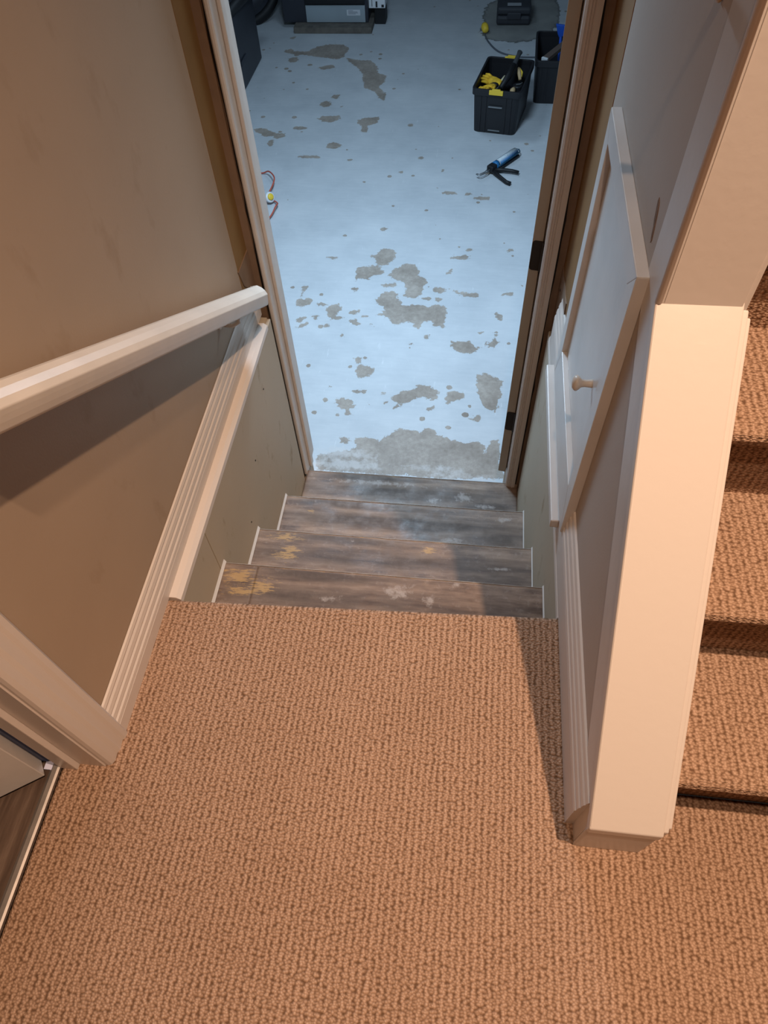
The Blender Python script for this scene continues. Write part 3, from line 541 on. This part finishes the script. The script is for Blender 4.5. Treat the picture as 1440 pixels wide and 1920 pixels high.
MB().box(.04, .10, -.234, -.225, .024, .030).xf(M2).build('end_label', GRY, b2)
def P1(x, y, z): return tuple(M1 @ Vector((x, y, z)))
def P2(x, y, z): return tuple(M2 @ Vector((x, y, z)))
# gloves: palm and five fingers
def glove(loc_, rot, label):
    e = empty('work_glove', loc_, label, 'glove', 'yellow work gloves in the tote')
    Mx = Matrix.Translation(loc_) @ Euler(rot).to_matrix().to_4x4()
    mb = MB().tube([(0, -.055, 0), (0, -.03, 0), (0, 0, .003), (0, .035, .002)], [.030, .032, .036, .034], 10)
    mb.v = [(v[0], v[1], v[2]*.45) for v in mb.v]; mb.xf(Mx).build('palm', GLOVE, e, smooth=True)
    for i, (x, l) in enumerate(((-.027, .05), (-.009, .062), (.009, .058), (.026, .045))):
        MB().tube([(x, .028, 0), (x*1.1, .028+l*.5, .008), (x*1.15, .028+l, .002)], [.0098, .0095, .007], 8).xf(Mx).build('finger', GLOVE, e, smooth=True)
    MB().tube([(-.03, -.015, 0), (-.052, .01, .004), (-.058, .035, .003)], [.011, .010, .007], 8).xf(Mx).build('thumb', GLOVE, e, smooth=True)
    mb = MB().tube([(0, -.075, 0), (0, -.052, 0)], [.033, .031], 12); mb.v = [(v[0], v[1], v[2]*.5) for v in mb.v]
    mb.xf(Mx).build('cuff', TOOLB, e, smooth=True, label='dark knitted cuff')
glove(P1(-.075, -.13, .245), (.15, .2, 2.6), 'yellow work glove with dark cuff at the front of the tote')
glove(P1(-.06, -.02, .235), (.2, -.4, 1.2), 'yellow work glove lying further back in the tote')
def thing(name, label, cat, p, group=None): return empty(name, p, label, cat, group)
# vacuum wand / pry bar sticking up
e = thing('pry_tool', 'black tapered tool handle sticking up out of the tote', 'tool', P1(0, 0, .02))
MB().tube([P1(-.03, -.17, .20), P1(.0, -.10, .235)], .006, 8).build('shaft', TOOLB, e, smooth=True)
MB().tube([P1(.0, -.10, .235), P1(.03, -.0, .27), P1(.045, .08, .305)], [.016, .021, .019], 12).build('body', TOOLB, e, smooth=True)
MB().tube([P1(.045, .08, .305), P1(.058, .16, .335), P1(.062, .18, .345)], [.015, .014, .018], 12).build('grip', mat('matte_grip', (.04, .042, .046), .8), e, smooth=True)
e = thing('chisel', 'wood handled chisel with a red end in the tote', 'tool', P1(.08, -.15, .1))
MB().tube([P1(.085, -.155, .225), P1(.086, -.13, .24), P1(.087, -.09, .235)], [.016, .018, .012], 10).build('handle', WOODY, e, smooth=True)
MB().tube([P1(.084, -.185, .215), P1(.085, -.155, .225)], [.014, .016], 10).build('end_cap', RED, e, smooth=True, label='red end cap')
MB().box(-.006, .006, 0, .10, -.002, .002).xf(Matrix.Translation(P1(.087, -.09, .235)) @ Euler((-.3, 0, -.19)).to_matrix().to_4x4()).build('blade', GRY, e)
e = thing('utility_knife', 'tan and black folding tool leaning at the back of the tote', 'tool', P1(.09, .06, .1))
MB().tube([P1(.075, .11, .275), P1(.09, .06, .265), P1(.105, .02, .245)], [.010, .013, .010], 8).build('handle', WOODY, e, smooth=True)
MB().tube([P1(.080, .115, .275), P1(.105, .08, .265), P1(.108, .045, .25)], [.005, .006, .004], 8).build('lever', YLW, e, smooth=True)
e = thing('tape_measure', 'round dark tool with grey buckle in the tote', 'tool', P1(.09, 0, .1))
lathe([(0, .030), (.006, .034), (.03, .034), (.036, .030)], P1(.10, -.02, .195), (0, 0, 1), 16).build('case', TOOLB, e, bevel=.002)
MB().tube([P1(.09, -.03, .235), P1(.115, -.02, .236), P1(.125, .0, .237)], .003, 6).build('buckle', GRY, e)
# drill-like tools filling the tote
def drill(loc_, rot, body, label):
    e = thing('power_drill', label, 'drill', loc_, 'tools filling the black tote')
    Mx = Matrix.Translation(loc_) @ Euler(rot).to_matrix().to_4x4()
    MB().tube([(0, -.07, 0), (0, -.06, 0), (0, .03, 0), (0, .05, 0)], [.018, .025, .025, .017], 12).xf(Mx).build('body', body, e, smooth=True)
    MB().tube([(0, .05, 0), (0, .085, 0), (0, .095, 0)], [.015, .014, .006], 10).xf(Mx).build('chuck', TOOLB, e, smooth=True)
    MB().tube([(0, -.03, -.015), (0, -.045, -.06), (0, -.05, -.10)], [.015, .016, .02], 10).xf(Mx).build('grip', TOOLB, e, smooth=True)
    MB().box(-.03, .03, -.085, -.015, -.13, -.10).xf(Mx).build('battery', body, e, bevel=.005)
drill(P1(-.085, .13, .150), (.1, 0, .3), TOOLB, 'black cordless drill in the back left corner of the tote')
drill(P1(.03, -.115, .150), (.1, 0, 1.4), YLW, 'yellow cordless drill low at the front of the tote')
drill(P1(.075, .10, .150), (-.1, 0, -.5), TOOLB, 'black cordless drill at the back right of the tote')
drill(P1(-.02, .06, .150), (.1, .0, 2.2), TOOLB, 'black cordless drill in the middle of the tote')
e = thing('putty_knife', 'pale bladed scraper wedged between the tools', 'tool', P1(-.01, .0, .2))
MB().tube([P1(-.015, -.01, .235), P1(.0, .035, .25)], [.010, .009], 8).build('handle', mat('cream_grip', (.6, .52, .34), .5), e, smooth=True)
MB().add([P1(-.03, -.05, .225), P1(-.005, -.055, .225), P1(-.01, -.01, .235), P1(-.02, -.01, .235), P1(-.03, -.05, .222), P1(-.005, -.055, .222), P1(-.01, -.01, .232), P1(-.02, -.01, .232)],
         [(0,1,2,3),(4,7,6,5),(0,4,5,1),(1,5,6,2),(2,6,7,3),(3,7,4,0)]).build('blade', GRY, e)
e = thing('screwdriver', 'thin dark screwdriver lying across the tote', 'tool', P1(-.06, -.1, .2))
MB().tube([P1(-.045, -.19, .235), P1(.0, -.06, .243)], .0035, 8).build('shank', GRY, e, smooth=True); MB().tube([P1(.0, -.06, .243), P1(.02, .0, .247)], [.010, .009], 8).build('handle', TOOLB, e, smooth=True)
# second tote contents
e = thing('spirit_level', 'brown level with pale end leaning in the rear tote', 'level', P2(0, 0, .1))
Mx = Matrix.Translation(P2(-.03, -.02, .25)) @ Euler((.10, .0, -.62)).to_matrix().to_4x4()
MB().box(-.022, .022, -.11, .26, -.012, .012).xf(Mx).build('beam', BRNT, e, bevel=.002); MB().box(-.023, .023, -.125, -.108, -.013, .013).xf(Mx).build('end_cap', WHT_, e, bevel=.002, label='pale end cap')
e = thing('clear_bag', 'crumpled clear plastic bag in the rear tote', 'bag', P2(.06, 0, .1))
bm = bmesh.new(); bmesh.ops.create_icosphere(bm, subdivisions=3, radius=1)
for v in bm.verts:
    v.co = Vector((v.co.x*.055, v.co.y*.09, v.co.z*.05))*(1+.22*math.sin(9*v.co.x+5*v.co.y)*math.cos(7*v.co.z+4*v.co.y))+Vector(P2(.085, -.04, .215))
me = bpy.data.meshes.new('film'); bm.to_mesh(me); bm.free(); me.materials.append(mat('grey_plastic_film', (.32, .36, .38), .2, spec=.8)); fo = bpy.data.objects.new('film', me); COL.objects.link(fo); fo.parent = e; fo.matrix_parent_inverse = e.matrix_world.inverted()
e = thing('blue_handle_saw', 'blue plastic handled tool at the back of the rear tote', 'tool', P2(.1, .2, .2))
MB().ext([(-.035, .03), (.05, .02), (.045, -.035), (.0, -.055), (-.015, -.03)], 1, -.012, .012).xf(Matrix.Translation(P2(.0, .20, .31))).build('handle', BLU, e, bevel=.004)
MB().tube([P2(.01, .20, .27), P2(.02, .14, .10)], .01, 8).build('shaft', BLU, e)
# caulk gun
e = thing('caulk_gun', 'black and blue caulk gun with a white tube lying on the floor', 'caulk gun', (.70, 3.68, FZ))
ax = Vector((.585, .811, 0)).normalized(); sd = Vector((ax.y, -ax.x, 0)); g0 = Vector((.695, 3.69, FZ+.033))
def G(t, s, z=0): return tuple(g0+ax*t+sd*s+Vector((0, 0, z)))
TUBEM, nt, b, v = newmat('white_blue_caulk_label', .35)
gx = nt.nodes.new('ShaderNodeSeparateXYZ'); nt.links.new(v, gx.inputs[0])
sv = nmath(nt, 'ADD', nmath(nt, 'MULTIPLY', gx.outputs[0], sd.x), nmath(nt, 'MULTIPLY', gx.outputs[1], sd.y))
sv = nmath(nt, 'SUBTRACT', sv, g0.x*sd.x+g0.y*sd.y)
lb = nramp(nt, nmath(nt, 'ADD', nmath(nt, 'MULTIPLY', sv, 16), .5), [(.62, (.66, .72, .75)), (.85, (.05, .22, .50))])
lb.node.color_ramp.interpolation = 'LINEAR'
nt.links.new(nmix(nt, nramp(nt, nnoise(nt, v, 90, 2), [(.55, (0, 0, 0)), (.62, (.4, .4, .4))]), lb, (.2, .3, .35)), b.inputs['Base Color'])
MB().tube([G(.045, 0), G(.245, 0)], .0245, 20).build('sealant_tube', TUBEM, e, smooth=True, label='white and blue printed sealant tube')
MB().tube([G(.02, 0), G(.022, 0), G(.050, 0)], [.020, .0265, .0265], 20).build('plunger_cup', mat('blue_cup', (.02, .16, .38), .35), e, smooth=True)
MB().tube([G(.05, 0), G(.058, 0)], .0252, 20).build('tube_collar', WHT_, e, smooth=True)
NAVY = mat('dark_teal_frame', (.02, .09, .15), .35, metal=.3)
pts = [G(.03, -.028, .004)]+[G(.10, -.028, .004), G(.235, -.028, .004)]+[G(.245+.028*math.sin(a), -.028*math.cos(a), .004) for a in [i*math.pi/10 for i in range(11)]]+[G(.235, .028, .004), G(.10, .028, .004), G(.03, .028, .004)]
MB().tube(pts, .0038, 8).build('frame_rod', NAVY, e, smooth=True)
MB().tube([G(.03, .026, -.018), G(.25, .026, -.018)], .007, 8).build('cradle_rail', TOOLB, e, smooth=True)
MB().tube([G(.245, 0), G(.262, 0), G(.285, 0)], [.018, .008, .004], 10).build('nozzle', WHT_, e, smooth=True)
MB().box(-.024, .024, -.03, .024, -.018, .020).xf(Matrix.Translation(G(0, 0)) @ Euler((0, 0, math.atan2(-ax.x, ax.y))).to_matrix().to_4x4()).build('housing', TOOLB, e, bevel=.008, seg=3)
MB().tube([G(-.02, 0), G(-.06, .006), G(-.10, .002), G(-.118, -.002), G(-.126, -.016), G(-.122, -.032)], .0042, 8).build('push_rod', GRY, e, smooth=True)
MB().tube([G(-.02, -.012), G(-.07, -.006), G(-.105, -.012), G(-.118, -.03)], .003, 8).build('spring_wire', GRY, e, smooth=True)
h0 = Vector(G(.0, .02, -.008))
def HP(x, y, z): return (x, y, FZ+z)
MB().tube([tuple(h0), HP(.76, 3.685, .022), HP(.82, 3.675, .022), HP(.862, 3.662, .020)], [.012, .013, .012, .011], 10).build('handle', TOOLB, e, smooth=True)
MB().tube([tuple(h0-Vector((.005, .02, 0))), HP(.745, 3.61, .018), HP(.785, 3.555, .018), HP(.812, 3.54, .016)], [.013, .012, .011, .012], 10).build('trigger', TOOLB, e, smooth=True)
# red wire with wire nut / yellow plug
e = thing('red_cord', 'thin red cord looping out from behind the left casing', 'cord', (-.70, 3.4, FZ))
def sm(pts, n=6):
    P = [Vector(p) for p in pts]; P = [P[0]]+P+[P[-1]]; out = []
    for i in range(1, len(P)-2):
        for k in range(n):
            t = k/n; a, b_, c_, d_ = P[i-1], P[i], P[i+1], P[i+2]
            out.append(.5*((2*b_)+(-a+c_)*t+(2*a-5*b_+4*c_-d_)*t*t+(-a+3*b_-3*c_+d_)*t**3))
    return out+[P[-2]]
REDC = mat('orange_red_cord', (.55, .10, .06), .5)
cz = FZ+.006
MB().tube(sm([(-.95, 3.64, cz), (-.797, 3.612, cz), (-.733, 3.582, cz+.03), (-.675, 3.49, cz+.045), (-.673, 3.428, cz+.03), (-.69, 3.35, cz+.01), (-.68, 3.30, cz+.004)]), .0045, 8).build('cord_run', REDC, e, smooth=True)
MB().tube(sm([(-.68, 3.28, cz+.004), (-.648, 3.291, cz+.006), (-.606, 3.24, cz+.02), (-.606, 3.19, cz+.03), (-.629, 3.10, cz+.01), (-.70, 2.95, cz)]), .0045, 8).build('cord_run', REDC, e, smooth=True)
e = thing('cord_plug', 'white and yellow plug on the red cord', 'plug', (-.69, 3.28, FZ))
lathe([(0, .018), (.004, .030), (.018, .032), (.024, .026)], (-.668, 3.285, FZ+.034), (.6, -.5, .5), 18).build('ring', WHT_, e, smooth=True)
lathe([(0, .018), (.01, .02), (.014, .016)], (-.656, 3.273, FZ+.046), (.6, -.5, .5), 16).build('face', YLW, e, smooth=True, label='yellow face')
# cord and yellow plug by the patch
e = thing('grey_cord', 'grey cord with a yellow plug end on the bare concrete patch', 'cord', (.62, 5.6, FZ))
MB().tube(sm([(.585, 5.75, FZ+.01), (.615, 5.612, FZ+.007), (.70, 5.43, FZ+.007), (.826, 5.348, FZ+.007), (.95, 5.33, FZ+.007), (1.1, 5.35, FZ+.007), (1.4, 5.5, FZ+.007)]), .006, 8).build('cord_run', mat('grey_cord_jacket', (.10, .11, .13), .6), e, smooth=True)
lathe([(0, .014), (.01, .026), (.05, .03), (.075, .022)], (.592, 5.74, FZ+.03), (-.2, .9, .25), 14).build('plug', YLW, e, smooth=True, label='yellow plug')
# hard case on the patch
e = thing('tool_case', 'dark hard case with a grey label on the bare concrete patch', 'case', (.81, 6.1, FZ))
CASEM = mat('dark_case_plastic', (.035, .037, .045), .5)
MB().box(.672, .945, 5.92, 6.25, FZ+.002, FZ+.07).build('lower_shell', CASEM, e, bevel=.02, seg=3); MB().box(.672, .945, 5.92, 6.25, FZ+.073, FZ+.13).build('lid', CASEM, e, bevel=.02, seg=3)
MB().box(.755, .865, 5.905, 5.922, FZ+.05, FZ+.095).build('latch', CASEM, e, bevel=.004)
MB().box(.752, .862, 5.955, 6.01, FZ+.130, FZ+.1315).build('case_label', mat('grey_label', (.35, .36, .38), .5), e, label='grey label')
# equipment cabinet on a wooden base
e = thing('water_heater_cabinet', 'dark equipment cabinet with a silver lower panel on a wooden plinth', 'cabinet', (-.67, 6.0, FZ))
PLK = mat('weathered_plinth_wood', (.15, .13, .11), .8, var=.3, vscale=20)
MB().box(-.985, -.335, 5.76, 6.25, FZ+.001, FZ+.045).build('plinth', PLK, e, bevel=.003)
DKC = mat('dark_cabinet_paint', (.03, .033, .045), .5)
MB().box(-1.08, -.372, 5.86, 6.3, FZ+.046, -.05).build('cabinet', DKC, e, bevel=.004)
fp = MB().box(-.885, -.395, 5.848, 5.861, FZ+.05, -.855).build('front_panel', mat('silver_blue_panel', (.36, .42, .46), .4, metal=.2, var=.1, vscale=4), e, bevel=.002, label='silver lower panel')
MB().box(-.885, -.395, 5.835, 5.861, -.845, -.60).build('upper_panel', mat('black_gloss_panel', (.008, .009, .012), .3), e, bevel=.004)
MB().box(-.545, -.435, 5.8462, 5.8482, -.925, -.885).build('sticker', mat('white_sticker', (.62, .64, .68), .5), fp, label='white sticker with small grey print')
INK = mat('grey_ink', (.18, .2, .24), .7)
for i in range(4): MB().box(-.533, -.533+(.04, .075, .08, .06)[i], 5.8456, 5.8464, -.893-.0075*i, -.890-.0075*i).build('print_line', INK, e)
e = thing('white_box', 'small white and black box right of the dark cabinet', 'box', (-.32, 6.0, FZ))
MB().box(-.332, -.242, 5.95, 6.08, FZ+.001, -.895).build('lower_box', mat('black_box', (.012, .012, .014), .6), e, bevel=.003)
MB().box(-.369, -.235, 5.90, 6.10, -.893, -.80).build('upper_box', WHT_, e, bevel=.003)
for x, wd, z0, z1 in ((-.342, .004, -.88, -.80), (-.305, .014, -.885, -.845), (-.255, .02, -.885, -.868)):
    MB().box(x-wd/2, x+wd/2, 5.896, 5.901, z0, z1).build('slot', TOOLB, e, label='black mark')
# round tank / tire shape
e = thing('round_tank', 'dark round drum with a thick black rim left of the cabinet', 'drum', (-1.42, 6.2, FZ))
lathe([(0, .27), (.02, .30), (.10, .30), (.12, .27)], (-1.49, 6.08, -.72), (.25, -1, .35), 32).build('drum', mat('dark_drum', (.045, .05, .065), .5), e, smooth=False)
c0 = Vector((-1.49, 6.08, -.72))+Vector((.25, -1, .35)).normalized()*.06; dn = Vector((.25, -1, .35)).normalized(); a_ = dn.orthogonal().normalized(); b_ = dn.cross(a_)
MB().tube([c0+(a_*math.cos(2*math.pi*i/32)+b_*math.sin(2*math.pi*i/32))*.33 for i in range(33)], .045, 10, cap=False).build('rim', TOOLB, e, smooth=True, label='thick black rim')
MB().tube([tuple(c0+dn*.08+a_*.0+b_*-.05), tuple(c0+dn*.085+b_*.25+a_*.12)], .006, 6).build('strip', GRY, e, label='pale curved strip')
# dark appliance at the left
e = thing('dark_appliance', 'dark floor standing appliance beside the left casing in the basement', 'appliance', (-1.4, 4.9, FZ))
APP = mat('charcoal_appliance_panel', (.035, .038, .05), .45, var=.2, vscale=5)
MB().add([(-1.165, 4.66, FZ+.002), (-1.155, 5.30, FZ+.002), (-1.7, 5.30, FZ+.002), (-1.7, 4.66, FZ+.002), (-1.165, 4.66, -.55), (-1.155, 5.30, -.55), (-1.7, 5.30, -.55), (-1.7, 4.66, -.55)], [(0,1,2,3),(4,7,6,5),(0,4,5,1),(1,5,6,2),(2,6,7,3),(3,7,4,0)]).build('housing', APP, e, bevel=.012)
MB().tube([(-1.20, 4.72, -.53), (-1.12, 5.0, -.50), (-1.02, 5.45, -.52)], .035, 10).build('hose', TOOLB, e, smooth=True, label='black hose')
MB().box(-1.1600, -1.1540, 4.75, 4.90, -.86, -.83).build('handle', DKC, e)
